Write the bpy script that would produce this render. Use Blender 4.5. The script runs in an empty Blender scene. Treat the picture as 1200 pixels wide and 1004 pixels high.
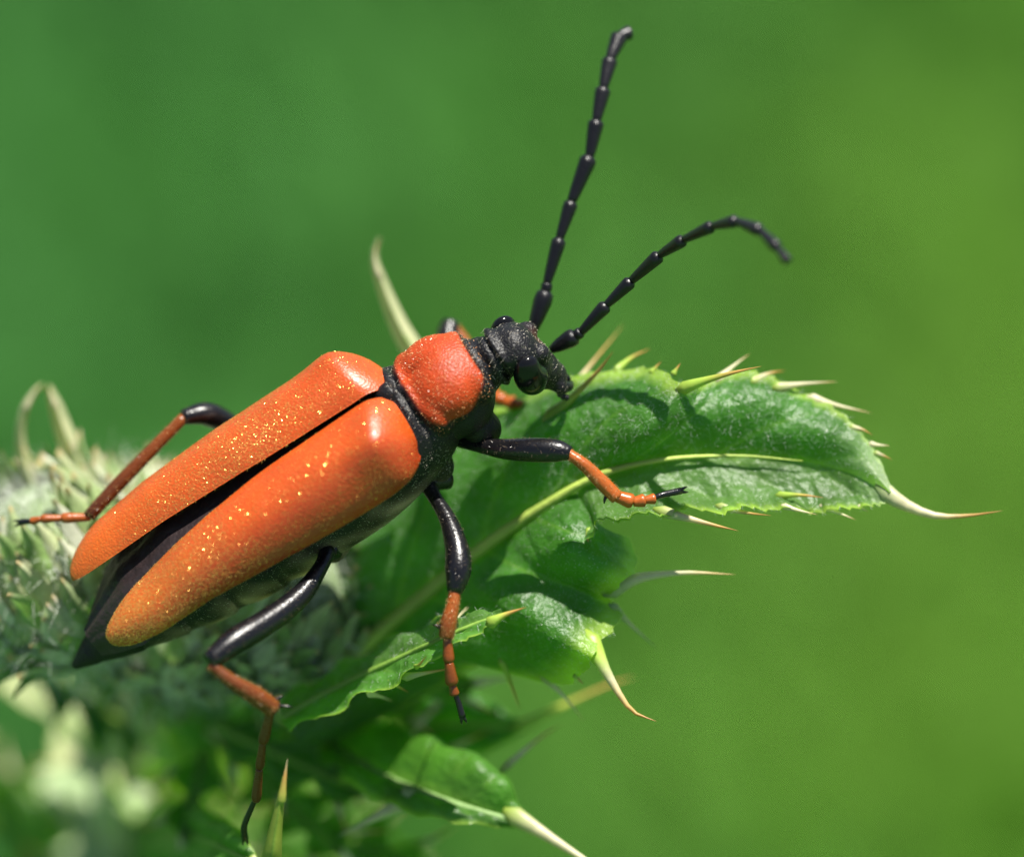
import bpy, bmesh, math, random
import numpy as np
from mathutils import Vector, Matrix

random.seed(7)
rng = np.random.default_rng(11)
scene = bpy.context.scene
# one Blender unit is one centimetre (a macro scene, about 3 cm across the frame)
scene.unit_settings.system = 'METRIC'
scene.unit_settings.scale_length = 0.01
col = scene.collection

# ------------------------------------------------------------------ camera
PITCH = math.radians(35.0)
DIST = 15.0
FRAME_W = 3.1
H0 = 45.0                                   # height of the beetle above the meadow
CX = np.array([1.0, 0.0, 0.0])
CY = np.array([0.0, math.sin(PITCH), math.cos(PITCH)])
CZ = np.array([0.0, -math.cos(PITCH), math.sin(PITCH)])
FOC = np.array([0.0, 0.0, H0])
cam_d = bpy.data.cameras.new('camera')
cam = bpy.data.objects.new('camera', cam_d)
col.objects.link(cam)
cam.location = Vector(FOC + CZ * DIST)
cam.rotation_euler = (math.pi / 2 - PITCH, 0, 0)
cam_d.sensor_width = 36.0
cam_d.lens = 36.0 * DIST / FRAME_W
cam_d.clip_start = 0.1
cam_d.clip_end = 60000
cam_d.dof.use_dof = True
cam_d.dof.focus_distance = DIST - 0.02
APERTURE = 0.78
cam_d.dof.aperture_fstop = cam_d.lens * 1e-3 / APERTURE
scene.camera = cam

# ------------------------------------------------------------------ sky, sun, exposure
SUN_C = np.array([0.20, 0.84, 0.44])        # towards the sun, in camera axes
SUN = SUN_C[0] * CX + SUN_C[1] * CY + SUN_C[2] * CZ
SUN /= np.linalg.norm(SUN)
world = bpy.data.worlds.new('World')
scene.world = world
world.use_nodes = True
wn = world.node_tree
sky = wn.nodes.new('ShaderNodeTexSky')
sky.sky_type = 'NISHITA'
sky.sun_disc = False
sky.sun_elevation = math.asin(SUN[2])
sky.sun_rotation = math.atan2(SUN[0], SUN[1])
bg = wn.nodes['Background']
bg.inputs['Strength'].default_value = 0.05
wn.links.new(sky.outputs[0], bg.inputs['Color'])
sl = bpy.data.lights.new('sun', 'SUN')
sl.energy = 5.0
sl.angle = math.radians(0.6)
sl.color = (1.0, 0.96, 0.88)
so = bpy.data.objects.new('sun', sl)
col.objects.link(so)
so.location = Vector(FOC + SUN * 60)
so.rotation_euler = Vector(SUN).to_track_quat('Z', 'Y').to_euler()
scene.view_settings.view_transform = 'Standard'
scene.view_settings.look = 'None'
scene.view_settings.gamma = 1.0
scene.view_settings.exposure = 1.0
scene.render.engine = 'CYCLES'
scene.cycles.max_bounces = 8
scene.cycles.transparent_max_bounces = 8

# ------------------------------------------------------------------ helpers
PXBU = 1200.0 / FRAME_W


def P(px, py, z=0.0):
    k = (DIST - z) / DIST / PXBU
    return FOC + CX * ((px - 600.0) * k) + CY * (-(py - 502.0) * k) + CZ * z


def PA(a):
    a = np.asarray(a, float)
    k = ((DIST - a[:, 2]) / DIST / PXBU)[:, None]
    return FOC + CX * ((a[:, 0:1] - 600) * k) + CY * (-(a[:, 1:2] - 502) * k) + CZ * a[:, 2:3]


def to_px(w):
    v = np.asarray(w) - FOC
    x, y, z = v @ CX, v @ CY, v @ CZ
    k = (DIST - z) / DIST / PXBU
    return np.stack([x / k + 600, 502 - y / k, z], -1)


def catmull(pts, n):
    """Centripetal-free Catmull-Rom resample of an (N,k) array to n rows."""
    p = np.asarray(pts, float)
    if len(p) == 2:
        t = np.linspace(0, 1, n)[:, None]
        return p[0] * (1 - t) + p[1] * t
    q = np.vstack([2 * p[0] - p[1], p, 2 * p[-1] - p[-2]])
    u = np.linspace(0, len(p) - 1, n)
    i = np.minimum(u.astype(int), len(p) - 2)
    t = (u - i)[:, None]
    a, b, c, d = q[i], q[i + 1], q[i + 2], q[i + 3]
    return 0.5 * ((2 * b) + (-a + c) * t + (2 * a - 5 * b + 4 * c - d) * t ** 2 + (-a + 3 * b - 3 * c + d) * t ** 3)


def lerp_table(x, xs, ys):
    return np.interp(x, xs, ys)


class MB:
    """Collects vertices, faces and point colours; build() links them as one mesh object."""
    def __init__(self):
        self.v, self.f, self.c, self.n = [], [], [], 0

    def add(self, v, f, c):
        v = np.asarray(v, float)
        c = np.asarray(c, float)
        if c.ndim == 1:
            c = np.tile(c[:3], (len(v), 1))
        self.v.append(v)
        self.c.append(c[:, :3])
        o = self.n
        self.f.extend([tuple(i + o for i in q) for q in f])
        self.n += len(v)

    def verts(self):
        return np.vstack(self.v)

    def build(self, name, mat, parent=None, origin=None, smooth=True):
        v = self.verts()
        if origin is None:
            origin = parent_origin(parent) if parent is not None else v.mean(0)
        me = bpy.data.meshes.new(name)
        me.from_pydata((v - origin).tolist(), [], self.f)
        set_cols(me, np.vstack(self.c))
        if smooth:
            me.polygons.foreach_set('use_smooth', [True] * len(me.polygons))
        me.materials.append(mat)
        me.update()
        o = bpy.data.objects.new(name, me)
        col.objects.link(o)
        if parent is not None:
            o.parent = parent
        else:
            o.location = Vector(origin)
        return o


def set_cols(me, c):
    at = me.color_attributes.new('col', 'FLOAT_COLOR', 'POINT')
    at.data.foreach_set('color', np.hstack([c, np.ones((len(c), 1))]).ravel())


def parent_origin(o):
    while o.parent is not None:
        o = o.parent
    return np.array(o.location)


def empty(name, loc, label, cat, group=None):
    o = bpy.data.objects.new(name, None)
    o.empty_display_size = 0.1
    col.objects.link(o)
    o.location = Vector(loc)
    o['label'] = label
    o['category'] = cat
    if group:
        o['group'] = group
    return o


def norm(a):
    return a / np.maximum(np.linalg.norm(a, axis=-1, keepdims=True), 1e-12)


def frames(pts, up=None):
    t = norm(np.gradient(pts, axis=0))
    n = np.zeros_like(t)
    ref = np.array([0, 0, 1.0]) if up is None else np.asarray(up, float)
    if abs(t[0] @ ref) > 0.95:
        ref = np.array([1.0, 0, 0])
    n[0] = norm(ref - t[0] * (t[0] @ ref))
    for i in range(1, len(t)):
        if up is None:
            m = n[i - 1] - t[i] * (n[i - 1] @ t[i])
        else:
            m = ref - t[i] * (t[i] @ ref)
        n[i] = norm(m)
    return t, n, np.cross(t, n)


def tube(mb, pts, ra, color, seg=12, rb=None, up=None, cap=True):
    """Closed tube along world points; ra/rb half axes along normal/binormal."""
    pts = np.asarray(pts, float)
    n = len(pts)
    ra = np.broadcast_to(np.asarray(ra, float), (n,))
    rb = ra if rb is None else np.broadcast_to(np.asarray(rb, float), (n,))
    _, N, B = frames(pts, up)
    th = np.linspace(0, 2 * math.pi, seg, endpoint=False)
    v = pts[:, None] + N[:, None] * (ra[:, None] * np.cos(th))[..., None] + B[:, None] * (rb[:, None] * np.sin(th))[..., None]
    v = v.reshape(-1, 3)
    f = []
    for i in range(n - 1):
        for j in range(seg):
            k = (j + 1) % seg
            f.append((i * seg + j, i * seg + k, (i + 1) * seg + k, (i + 1) * seg + j))
    c = np.asarray(color, float)
    c = np.tile(c, (n, 1)) if c.ndim == 1 else c
    cc = np.repeat(c, seg, axis=0)
    if cap:
        v = np.vstack([v, pts[0], pts[-1]])
        cc = np.vstack([cc, c[0], c[-1]])
        a, b = n * seg, n * seg + 1
        for j in range(seg):
            k = (j + 1) % seg
            f.append((a, k, j))
            f.append((b, (n - 1) * seg + j, (n - 1) * seg + k))
    mb.add(v, f, cc)


def srgb(r, g, b):
    return np.array([((x / 255.0) / 12.92 if x <= 10 else (((x / 255.0) + 0.055) / 1.055) ** 2.4) for x in (r, g, b)])


# ------------------------------------------------------------------ materials
def mat_attr(name, rough=0.45, bump=0.2, bscale=40.0, kind='noise', spec=0.5, transl=0.0, tcol=None,
             var=0.25, vscale=8.0, coat=0.0, sss=0.0, coords='Object', bdist=0.01, rvar=0.0, sheen=0.0):
    m = bpy.data.materials.new(name)
    m.use_nodes = True
    nt = m.node_tree
    L = nt.links.new
    N = nt.nodes.new
    pb = nt.nodes['Principled BSDF']
    out = nt.nodes['Material Output']
    at = N('ShaderNodeAttribute')
    at.attribute_name = 'col'
    tc = N('ShaderNodeTexCoord')
    nz = N('ShaderNodeTexNoise')
    nz.inputs['Scale'].default_value = vscale
    nz.inputs['Detail'].default_value = 5
    L(tc.outputs[coords], nz.inputs['Vector'])
    mr = N('ShaderNodeMapRange')
    mr.inputs['From Min'].default_value = 0.25
    mr.inputs['From Max'].default_value = 0.75
    mr.inputs['To Min'].default_value = 1 - var
    mr.inputs['To Max'].default_value = 1 + var
    L(nz.outputs['Fac'], mr.inputs['Value'])
    mx = N('ShaderNodeVectorMath')
    mx.operation = 'SCALE'
    L(at.outputs['Color'], mx.inputs[0])
    L(mr.outputs[0], mx.inputs['Scale'])
    L(mx.outputs[0], pb.inputs['Base Color'])
    pb.inputs['Roughness'].default_value = rough
    pb.inputs['Specular IOR Level'].default_value = spec
    pb.inputs['Coat Weight'].default_value = coat
    pb.inputs['Coat Roughness'].default_value = 0.3
    pb.inputs['Sheen Weight'].default_value = sheen
    if sss:
        pb.inputs['Subsurface Weight'].default_value = sss
        pb.inputs['Subsurface Radius'].default_value = (1, .5, .2)
        pb.inputs['Subsurface Scale'].default_value = 0.03
    if rvar:
        rr = N('ShaderNodeMapRange')
        rr.inputs['To Min'].default_value = rough - rvar
        rr.inputs['To Max'].default_value = rough + rvar
        n3 = N('ShaderNodeTexNoise')
        n3.inputs['Scale'].default_value = vscale * 2.3
        L(tc.outputs[coords], n3.inputs['Vector'])
        L(n3.outputs['Fac'], rr.inputs['Value'])
        L(rr.outputs[0], pb.inputs['Roughness'])
    if bump:
        if kind == 'pits':
            vo = N('ShaderNodeTexVoronoi')
            vo.feature = 'SMOOTH_F1'
            vo.inputs['Scale'].default_value = bscale
            L(tc.outputs[coords], vo.inputs['Vector'])
            h = vo.outputs['Distance']
        else:
            n2 = N('ShaderNodeTexNoise')
            n2.inputs['Scale'].default_value = bscale
            n2.inputs['Detail'].default_value = 4
            L(tc.outputs[coords], n2.inputs['Vector'])
            h = n2.outputs['Fac']
        bp = N('ShaderNodeBump')
        bp.inputs['Strength'].default_value = bump
        bp.inputs['Distance'].default_value = bdist
        L(h, bp.inputs['Height'])
        L(bp.outputs[0], pb.inputs['Normal'])
    if transl:
        tr = N('ShaderNodeBsdfTranslucent')
        tm = N('ShaderNodeVectorMath')
        tm.operation = 'MULTIPLY'
        tm.inputs[1].default_value = tcol if tcol is not None else (1.3, 1.6, 0.7)
        L(mx.outputs[0], tm.inputs[0])
        L(tm.outputs[0], tr.inputs['Color'])
        ms = N('ShaderNodeMixShader')
        ms.inputs[0].default_value = transl
        L(pb.outputs[0], ms.inputs[1])
        L(tr.outputs[0], ms.inputs[2])
        L(ms.outputs[0], out.inputs['Surface'])
    return m


M_elytra = mat_attr('elytra_chitin', rough=0.40, spec=0.5, coat=0.22, bump=0.3, bscale=140, kind='pits', var=0.22, vscale=5, sss=0.15, bdist=0.006, rvar=0.08)
M_body = mat_attr('body_chitin', rough=0.46, bump=0.5, bscale=165, kind='pits', var=0.25, vscale=14, bdist=0.005, spec=0.35, rvar=0.1)
M_leg = mat_attr('leg_chitin', spec=0.5, rough=0.29, bump=0.4, bscale=110, kind='noise', var=0.25, vscale=16, bdist=0.004, rvar=0.08)
M_ant = mat_attr('antenna_chitin', spec=0.4, rough=0.34, bump=0.4, bscale=120, kind='noise', var=0.2, vscale=20, bdist=0.004)
M_eye = mat_attr('eye_facets', rough=0.15, spec=0.28, bump=0.1, bscale=160, kind='pits', var=0.05, bdist=0.002)
M_wing = mat_attr('wing_membrane', rough=0.5, bump=0.6, bscale=35, var=0.35, vscale=20, bdist=0.012)
M_hair = mat_attr('fine_hair', rough=0.28, bump=0, var=0.2, transl=0.25, tcol=(1, 1, 1))
M_gold = mat_attr('golden_hair', rough=0.22, bump=0, var=0.2)
M_gold.node_tree.nodes['Principled BSDF'].inputs['Metallic'].default_value = 0.6
M_leaf = mat_attr('thistle_leaf', spec=0.42, rough=0.36, bump=0.5, bscale=26, var=0.3, vscale=7, transl=0.45, tcol=(2.0, 2.4, 0.5), bdist=0.03, rvar=0.1)
M_spine = mat_attr('spine_horn', rough=0.4, bump=0.2, bscale=50, var=0.15, vscale=20, transl=0.3, tcol=(1.1, 1.1, 0.9), bdist=0.005)
M_bract = mat_attr('bract_fuzz', rough=0.6, bump=0.4, bscale=40, var=0.25, vscale=14, transl=0.25, tcol=(1.2, 1.4, 0.8), bdist=0.01, sheen=0.3)
M_stem = mat_attr('stem_green', rough=0.55, bump=0.4, bscale=20, var=0.25, vscale=5, bdist=0.02, transl=0.1)
M_grass = mat_attr('meadow_grass', spec=0.08, rough=0.6, bump=0, var=0.25, vscale=0.4, transl=0.35, tcol=(1.3, 1.7, 0.6))
M_ground = mat_attr('meadow_ground', rough=0.9, bump=0.4, bscale=1.5, var=0.35, vscale=0.5, bdist=0.5)

# ------------------------------------------------------------------ ground and meadow
def meadow_colour(x, y):
    """Plant colour of the meadow: darker blue-green sward with yellower clover patches."""
    x, y = np.asarray(x, float), np.asarray(y, float)
    dark = np.array([0.030, 0.145, 0.044])
    mid = np.array([0.060, 0.210, 0.056])
    yel = np.array([0.130, 0.265, 0.036])
    def blob(cx, cy, r, q=1.0):
        return np.exp(-(((x - cx) / r) ** 2 + ((y - cy) / (r * q)) ** 2))
    n = 0.5 + 0.25 * np.sin(x * 0.13 + 1.3) * np.cos(y * 0.09) + 0.06 * np.sin(x * 0.31 - y * 0.21)
    d = np.clip(0.25 * n + 0.95 * blob(-4, 84, 11, 0.9) + 0.5 * blob(9, 92, 9) + 0.7 * blob(-40, 60, 16) + 0.8 * blob(45, 110, 22), 0, 1)
    w = np.clip(0.25 * n + 0.85 * blob(12, 60, 10, 1.8) + 0.3 * blob(14, 80, 8) + 0.5 * blob(6, 50, 8) + 0.8 * blob(-30, 100, 18) + 0.8 * blob(40, 50, 15), 0, 1)
    c = mid[None] * (1 - d[:, None]) + dark[None] * d[:, None]
    return c * (1 - w[:, None]) + yel[None] * w[:, None]


gx = np.concatenate([[-30000, -4000, -600], np.linspace(-200, 200, 61), [600, 4000, 30000]])
gy = np.concatenate([[-30000, -4000, -600], np.linspace(-150, 250, 61), [600, 4000, 30000]])
GX, GY = np.meshgrid(gx, gy, indexing='ij')
gz = -0.6 + 0.5 * np.sin(GX * 0.11) * np.cos(GY * 0.13)
gv = np.stack([GX, GY, gz], -1).reshape(-1, 3)
ni, nj = GX.shape
gf = [(i * nj + j, (i + 1) * nj + j, (i + 1) * nj + j + 1, i * nj + j + 1) for i in range(ni - 1) for j in range(nj - 1)]
mb = MB()
mb.add(gv, gf, meadow_colour(gv[:, 0], gv[:, 1]) * 0.8)
ground = mb.build('ground', M_ground, origin=np.zeros(3))
ground['kind'] = 'structure'

nb = 56000
bx = rng.uniform(-80, 80, nb)
by = rng.uniform(-30, 170, nb)
bh = rng.uniform(2.0, 5.0, nb)
ang = rng.uniform(0, 2 * math.pi, nb)
lean = rng.uniform(0.5, 1.6, nb) * bh
la = rng.uniform(0, 2 * math.pi, nb)
bw = rng.uniform(0.18, 0.5, nb)
sx, sy = np.cos(ang) * bw, np.sin(ang) * bw
lx, ly = np.cos(la) * lean, np.sin(la) * lean
z0 = np.full(nb, -1.4)
gvv = np.stack([
    np.stack([bx - sx, by - sy, z0], -1), np.stack([bx + sx, by + sy, z0], -1),
    np.stack([bx + lx * .35 - sx * .9, by + ly * .35 - sy * .9, bh * .6], -1), np.stack([bx + lx * .35 + sx * .9, by + ly * .35 + sy * .9, bh * .6], -1),
    np.stack([bx + lx, by + ly, bh], -1)], 1).reshape(-1, 3)
gff = []
for i in range(nb):
    a = i * 5
    gff.append((a, a + 1, a + 3, a + 2))
    gff.append((a + 2, a + 3, a + 4))
gc = np.repeat(meadow_colour(bx, by) * rng.uniform(0.7, 1.35, (nb, 1)), 5, axis=0)
mb = MB()
mb.add(gvv, gff, gc)
grass = mb.build('meadow_grass', M_grass, origin=np.zeros(3))
grass['kind'] = 'stuff'
grass['label'] = 'soft blurred green meadow grass filling the background'
grass['category'] = 'grass'

# ------------------------------------------------------------------ thistle plant
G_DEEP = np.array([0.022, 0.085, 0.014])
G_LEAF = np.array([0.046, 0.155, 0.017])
G_PALE = np.array([0.20, 0.33, 0.10])
G_VEIN = np.array([0.17, 0.30, 0.045])
G_EDGE = np.array([0.30, 0.43, 0.06])
C_CREAM = np.array([0.62, 0.58, 0.36])
C_TAN = np.array([0.55, 0.33, 0.09])
C_TIP = np.array([0.40, 0.17, 0.04])

STEM_PX = np.array([[215, 760, -0.8], [168, 850, -1.5], [148, 1000, -2.3]])
stem_top = P(*STEM_PX[0])
stem_low = P(*STEM_PX[2])
plant_base = np.array([stem_low[0] - 0.5, stem_low[1] + 1.5, 0.0])
thistle = empty('thistle_plant', plant_base, 'green spiny thistle with pale woolly buds carrying the orange beetle', 'thistle')

mb = MB()
sp = np.vstack([PA(STEM_PX), [stem_low + (plant_base - stem_low) * 0.35 + np.array([.4, .3, 0]), plant_base + np.array([0, 0, -1.3])]])
sp = catmull(sp, 60)
tt = np.linspace(0, 1, 60)
th = 0.055 + 0.03 * np.minimum(tt * 2, 1) + 0.14 * tt ** 3
stem_c = np.array([0.40, 0.45, 0.22])
tube(mb, sp, th, stem_c, seg=20)
# grooved: push alternate columns inwards
v = mb.v[0]
ring = v[:60 * 20].reshape(60, 20, 3)
ring[:, ::2] = sp[:, None] + (ring[:, ::2] - sp[:, None]) * 0.93
stem = mb.build('stem', M_stem, thistle)


class Leaf:
    """A leaf blade made of patches from midrib to margin, all in one mesh."""
    def __init__(self):
        self.mb = MB()
        self.edges = []

    def patch(self, mid, edge, ns=70, nv=14, bulge=0.05, ruffle=0.03, waves=5, teeth=4.0, nt=26, vein=7, phase=0.0,
              base=G_LEAF, pale=0.15, edge_c=G_EDGE, colf=None, quilt=0.014):
        m = catmull(mid, ns)
        e = catmull(edge, ns)
        s = np.linspace(0, 1, ns)
        out = norm((e - m)[:, :2])
        saw = (np.mod(s * nt + phase, 1.0) ** 2) * teeth * np.clip(np.minimum(s, 1 - s) * 12, 0, 1)
        e[:, :2] += out * saw[:, None]
        M3, E3 = PA(m), PA(e)
        vv = np.linspace(0, 1, nv)
        pos = M3[:, None] + (E3 - M3)[:, None] * vv[None, :, None]
        span = E3 - M3
        tan = np.gradient(M3, axis=0)
        nrm = norm(np.cross(tan, span))
        sgn = np.sign(nrm @ CZ)
        sgn[sgn == 0] = 1
        nrm = nrm * sgn[:, None]
        wl = np.linalg.norm(span, axis=1)
        hb = bulge * np.sin(math.pi * vv)[None] * np.minimum(wl / 0.3, 1)[:, None]
        hr = ruffle * np.sin(s * waves * 2 * math.pi + phase * 5)[:, None] * (vv ** 2)[None] * np.minimum(wl / 0.3, 1)[:, None]
        # quilting between the side veins
        ph = s[:, None] * vein - vv[None] * 0.9 + phase
        hq = quilt * np.abs(np.sin(math.pi * ph)) * np.sin(math.pi * np.clip(vv, 0, .95))[None]
        pos = pos + nrm[:, None] * (hb + hr + hq)[..., None]
        vd = np.abs(np.mod(ph + 0.5, 1.0) - 0.5)
        vfac = np.clip(1 - vd / 0.05, 0, 1) * (1 - vv[None]) * 0.6
        ef = np.clip((vv[None] - 0.84) / 0.12, 0, 1) ** 1.2 * np.ones((ns, 1))
        mf = np.clip(1 - vv[None] / 0.10, 0, 1) * np.ones((ns, 1))
        c = base[None, None] * np.ones((ns, nv, 1))
        c = c * (1 - pale) + G_PALE * pale * 0.6
        for fac, cc in ((vfac, G_VEIN), (mf * 0.8, G_VEIN), (ef * 0.85, edge_c)):
            c = c * (1 - fac[..., None]) + cc * fac[..., None]
        if colf is not None:
            c = colf(c, s, vv)
        f = [(i * nv + j, (i + 1) * nv + j, (i + 1) * nv + j + 1, i * nv + j + 1) for i in range(ns - 1) for j in range(nv - 1)]
        self.mb.add(pos.reshape(-1, 3), f, c.reshape(-1, 3))
        self.edges.append(pos[:, -1])

    def build(self, name='leaf', parent=None, label=None, mat=None):
        self.ob = self.mb.build(name, mat or M_leaf, parent)
        if label:
            self.ob['label'] = label
        self.px = to_px(self.mb.verts())
        return self.ob

    def z_at(self, x, y):
        d = (self.px[:, 0] - x) ** 2 + (self.px[:, 1] - y) ** 2
        k = np.argsort(d)[:4]
        return float(self.px[k, 2].mean())

    def spine(self, pts, r=6.0, dz=0.0, cols=(G_EDGE, C_CREAM, C_TAN, C_TIP), z=None):
        """pts in photo pixels from base to tip; the base takes the blade's own depth."""
        z0 = self.z_at(*pts[0]) if z is None else z
        n = len(pts)
        a = [(p[0], p[1], z0 + dz * (i / max(n - 1, 1))) for i, p in enumerate(pts)]
        if n == 2:      # a natural slight bend
            m = [(a[0][k] + a[1][k]) / 2 for k in range(3)]
            ln = math.hypot(a[1][0] - a[0][0], a[1][1] - a[0][1])
            a = [a[0], (m[0], m[1] + 0.04 * ln * random.uniform(-1, 1.5), m[2]), a[1]]
        path = PA(catmull(a, 11))
        t = np.linspace(0, 1, 11)
        rad = r / PXBU * (0.31 * (1 - t ** 1.6) + 0.10 * (1 - t) ** 3) + 0.0010 * (1 - t)
        ramp = np.clip(0.2 + t / .14, 0, 1)
        rad = rad * ramp
        wide = rad + ramp * r / PXBU * 0.5 * (1 - t) ** 4.5
        return spine_mesh(self.ob, path, rad, cols, wide)


def spine_mesh(parent, path, rad, cols, wide=None):
    n = len(path)
    t = np.linspace(0, 1, n)
    ks = np.linspace(0, 1, len(cols))
    c = np.stack([np.interp(t, ks, [q[k] for q in cols]) for k in range(3)], -1)
    mb = MB()
    tube(mb, path, rad, c, seg=8, rb=wide, up=CZ)
    return mb.build('spine', M_spine, parent)


def midrib(leaf, pts, r0=6, r1=2, lift=0.012, colr=G_VEIN * 1.15):
    mb = MB()
    a = PA(catmull(pts, 50)) + CZ * lift * 0.3
    t = np.linspace(0, 1, 50)
    tube(mb, a, (r0 + (r1 - r0) * t) / PXBU, colr, seg=10, cap=True)
    return mb.build('midrib', M_spine if False else M_stem, leaf.ob)


def hairs(obj_v, obj_f, count, length, width, colr, parent, name='hair', spread=0.45, lie=0.35, flow=None, seed=1, mask=None, curl=0.0, mat=None):
    """Thin tapering hairs on a surface: one joined part."""
    r = np.random.default_rng(seed)
    tri = []
    for q in obj_f:
        tri.append((q[0], q[1], q[2]))
        if len(q) == 4:
            tri.append((q[0], q[2], q[3]))
    tri = np.array(tri)
    V = np.asarray(obj_v)
    A, B, C = V[tri[:, 0]], V[tri[:, 1]], V[tri[:, 2]]
    nn = np.cross(B - A, C - A)
    ar = np.linalg.norm(nn, axis=1)
    w = ar.copy()
    if mask is not None:
        w = w * mask((A + B + C) / 3, norm(nn))
    w = w / w.sum()
    k = r.choice(len(tri), count, p=w)
    u, v = r.random(count), r.random(count)
    sw = u + v > 1
    u[sw], v[sw] = 1 - u[sw], 1 - v[sw]
    p = A[k] + (B[k] - A[k]) * u[:, None] + (C[k] - A[k]) * v[:, None]
    n = norm(nn[k])
    rd = r.normal(size=(count, 3))
    if flow is not None:
        rd = rd * spread + np.asarray(flow)[None]
    tg = norm(rd - n * np.sum(rd * n, 1, keepdims=True))
    d = norm(tg * (1 - lie) + n * lie)
    ln = length * r.uniform(0.6, 1.3, count)[:, None]
    sd = norm(np.cross(d, n + r.normal(size=(count, 3)) * 0.3))
    bend = norm(r.normal(size=(count, 3))) * curl
    p0 = p - n * 0.002
    p1 = p + (d + bend * 0.4) * ln * 0.55
    p2 = p + (d * (1 - 0.2 * lie) + bend) * ln - n * ln * lie * 0.25
    W = width * r.uniform(0.7, 1.3, count)[:, None]
    vv = np.stack([p0 - sd * W, p0 + sd * W, p1 - sd * W * .8, p1 + sd * W * .8, p2], 1).reshape(-1, 3)
    ff = []
    for i in range(count):
        a = i * 5
        ff += [(a, a + 1, a + 3, a + 2), (a + 2, a + 3, a + 4)]
    cc = np.repeat(np.asarray(colr)[None] * r.uniform(0.6, 1.3, (count, 1)), 5, axis=0)
    mb = MB()
    mb.add(vv, ff, cc)
    o = mb.build(name, mat or M_hair, parent)
    o['kind'] = 'stuff'
    return o


# --- the broad leaf the beetle climbs onto
def pale_glare_tip(c, s, vv):  # pale hairy tip, with the white glare on it painted into the colour
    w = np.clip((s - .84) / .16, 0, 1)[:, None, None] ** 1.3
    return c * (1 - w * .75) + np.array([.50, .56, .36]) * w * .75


L1 = Leaf()
rib = [(330, 840, -.75), (420, 762, -.62), (480, 712, -.52), (540, 662, -.42), (590, 624, -.33), (635, 594, -.26), (690, 562, -.20),
       (740, 545, -.17), (800, 536, -.17), (870, 534, -.18), (940, 540, -.18), (1000, 556, -.16), (1042, 580, -.12)]
up_edge = [(300, 745, -.75), (370, 665, -.66), (430, 605, -.6), (490, 548, -.55), (540, 505, -.5), (590, 474, -.44), (640, 452, -.36), (690, 441, -.28),
           (735, 432, -.22), (770, 433, -.19), (800, 449, -.10), (830, 447, -.16), (862, 436, -.22), (900, 443, -.24), (940, 459, -.22), (975, 478, -.2), (1005, 503, -.18), (1028, 535, -.16), (1046, 575, -.12)]
# resample both to the same pace
L1.patch(rib, up_edge, ns=130, nv=20, bulge=0.075, ruffle=0.02, waves=6, teeth=5, nt=30, vein=7, pale=0.08, colf=pale_glare_tip)
low_d = [(688, 640, -.02), (694, 617, .02), (725, 607, .02), (765, 603, .0), (800, 598, -.03), (850, 597, -.04), (890, 594, -.06), (930, 597, -.07), (970, 597, -.09), (1005, 593, -.1), (1030, 590, -.11), (1044, 583, -.12)]
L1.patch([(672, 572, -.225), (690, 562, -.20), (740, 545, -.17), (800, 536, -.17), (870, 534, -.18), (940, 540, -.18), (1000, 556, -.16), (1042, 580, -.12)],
         low_d, ns=110, nv=16, bulge=-0.05, ruffle=0.018, waves=8, teeth=5, nt=26, vein=5, pale=0.6, phase=.3, colf=pale_glare_tip)
low_p = [(380, 868, -.8), (450, 838, -.72), (520, 806, -.62), (562, 778, -.45), (610, 792, -.3), (655, 800, -.18), (695, 775, -.06), (708, 748, -.10), (722, 722, -.16), (716, 700, -.17), (738, 676, -.10), (742, 655, -.16), (738, 628, -.24)]
L1.patch([(330, 840, -.75), (420, 762, -.62), (480, 712, -.52), (540, 662, -.42), (590, 624, -.33), (635, 594, -.26), (672, 572, -.225)],
         low_p, ns=110, nv=18, bulge=0.11, ruffle=0.03, waves=4, teeth=5, nt=16, vein=5, pale=0.06, phase=.1)
L1.build('leaf', thistle, 'broad glossy lobed leaf with the pale midrib and long spine tip')
midrib(L1, rib[:11], r0=11, r1=0.4, lift=.09, colr=np.array([.42, .54, .10]))
T = (G_EDGE, C_CREAM, C_TAN, C_TIP)
W_ = (C_CREAM, C_CREAM * 1.15, C_CREAM * 1.1, C_TAN)
Y_ = (G_EDGE, G_EDGE * 1.3, C_TAN, C_TIP)
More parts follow.
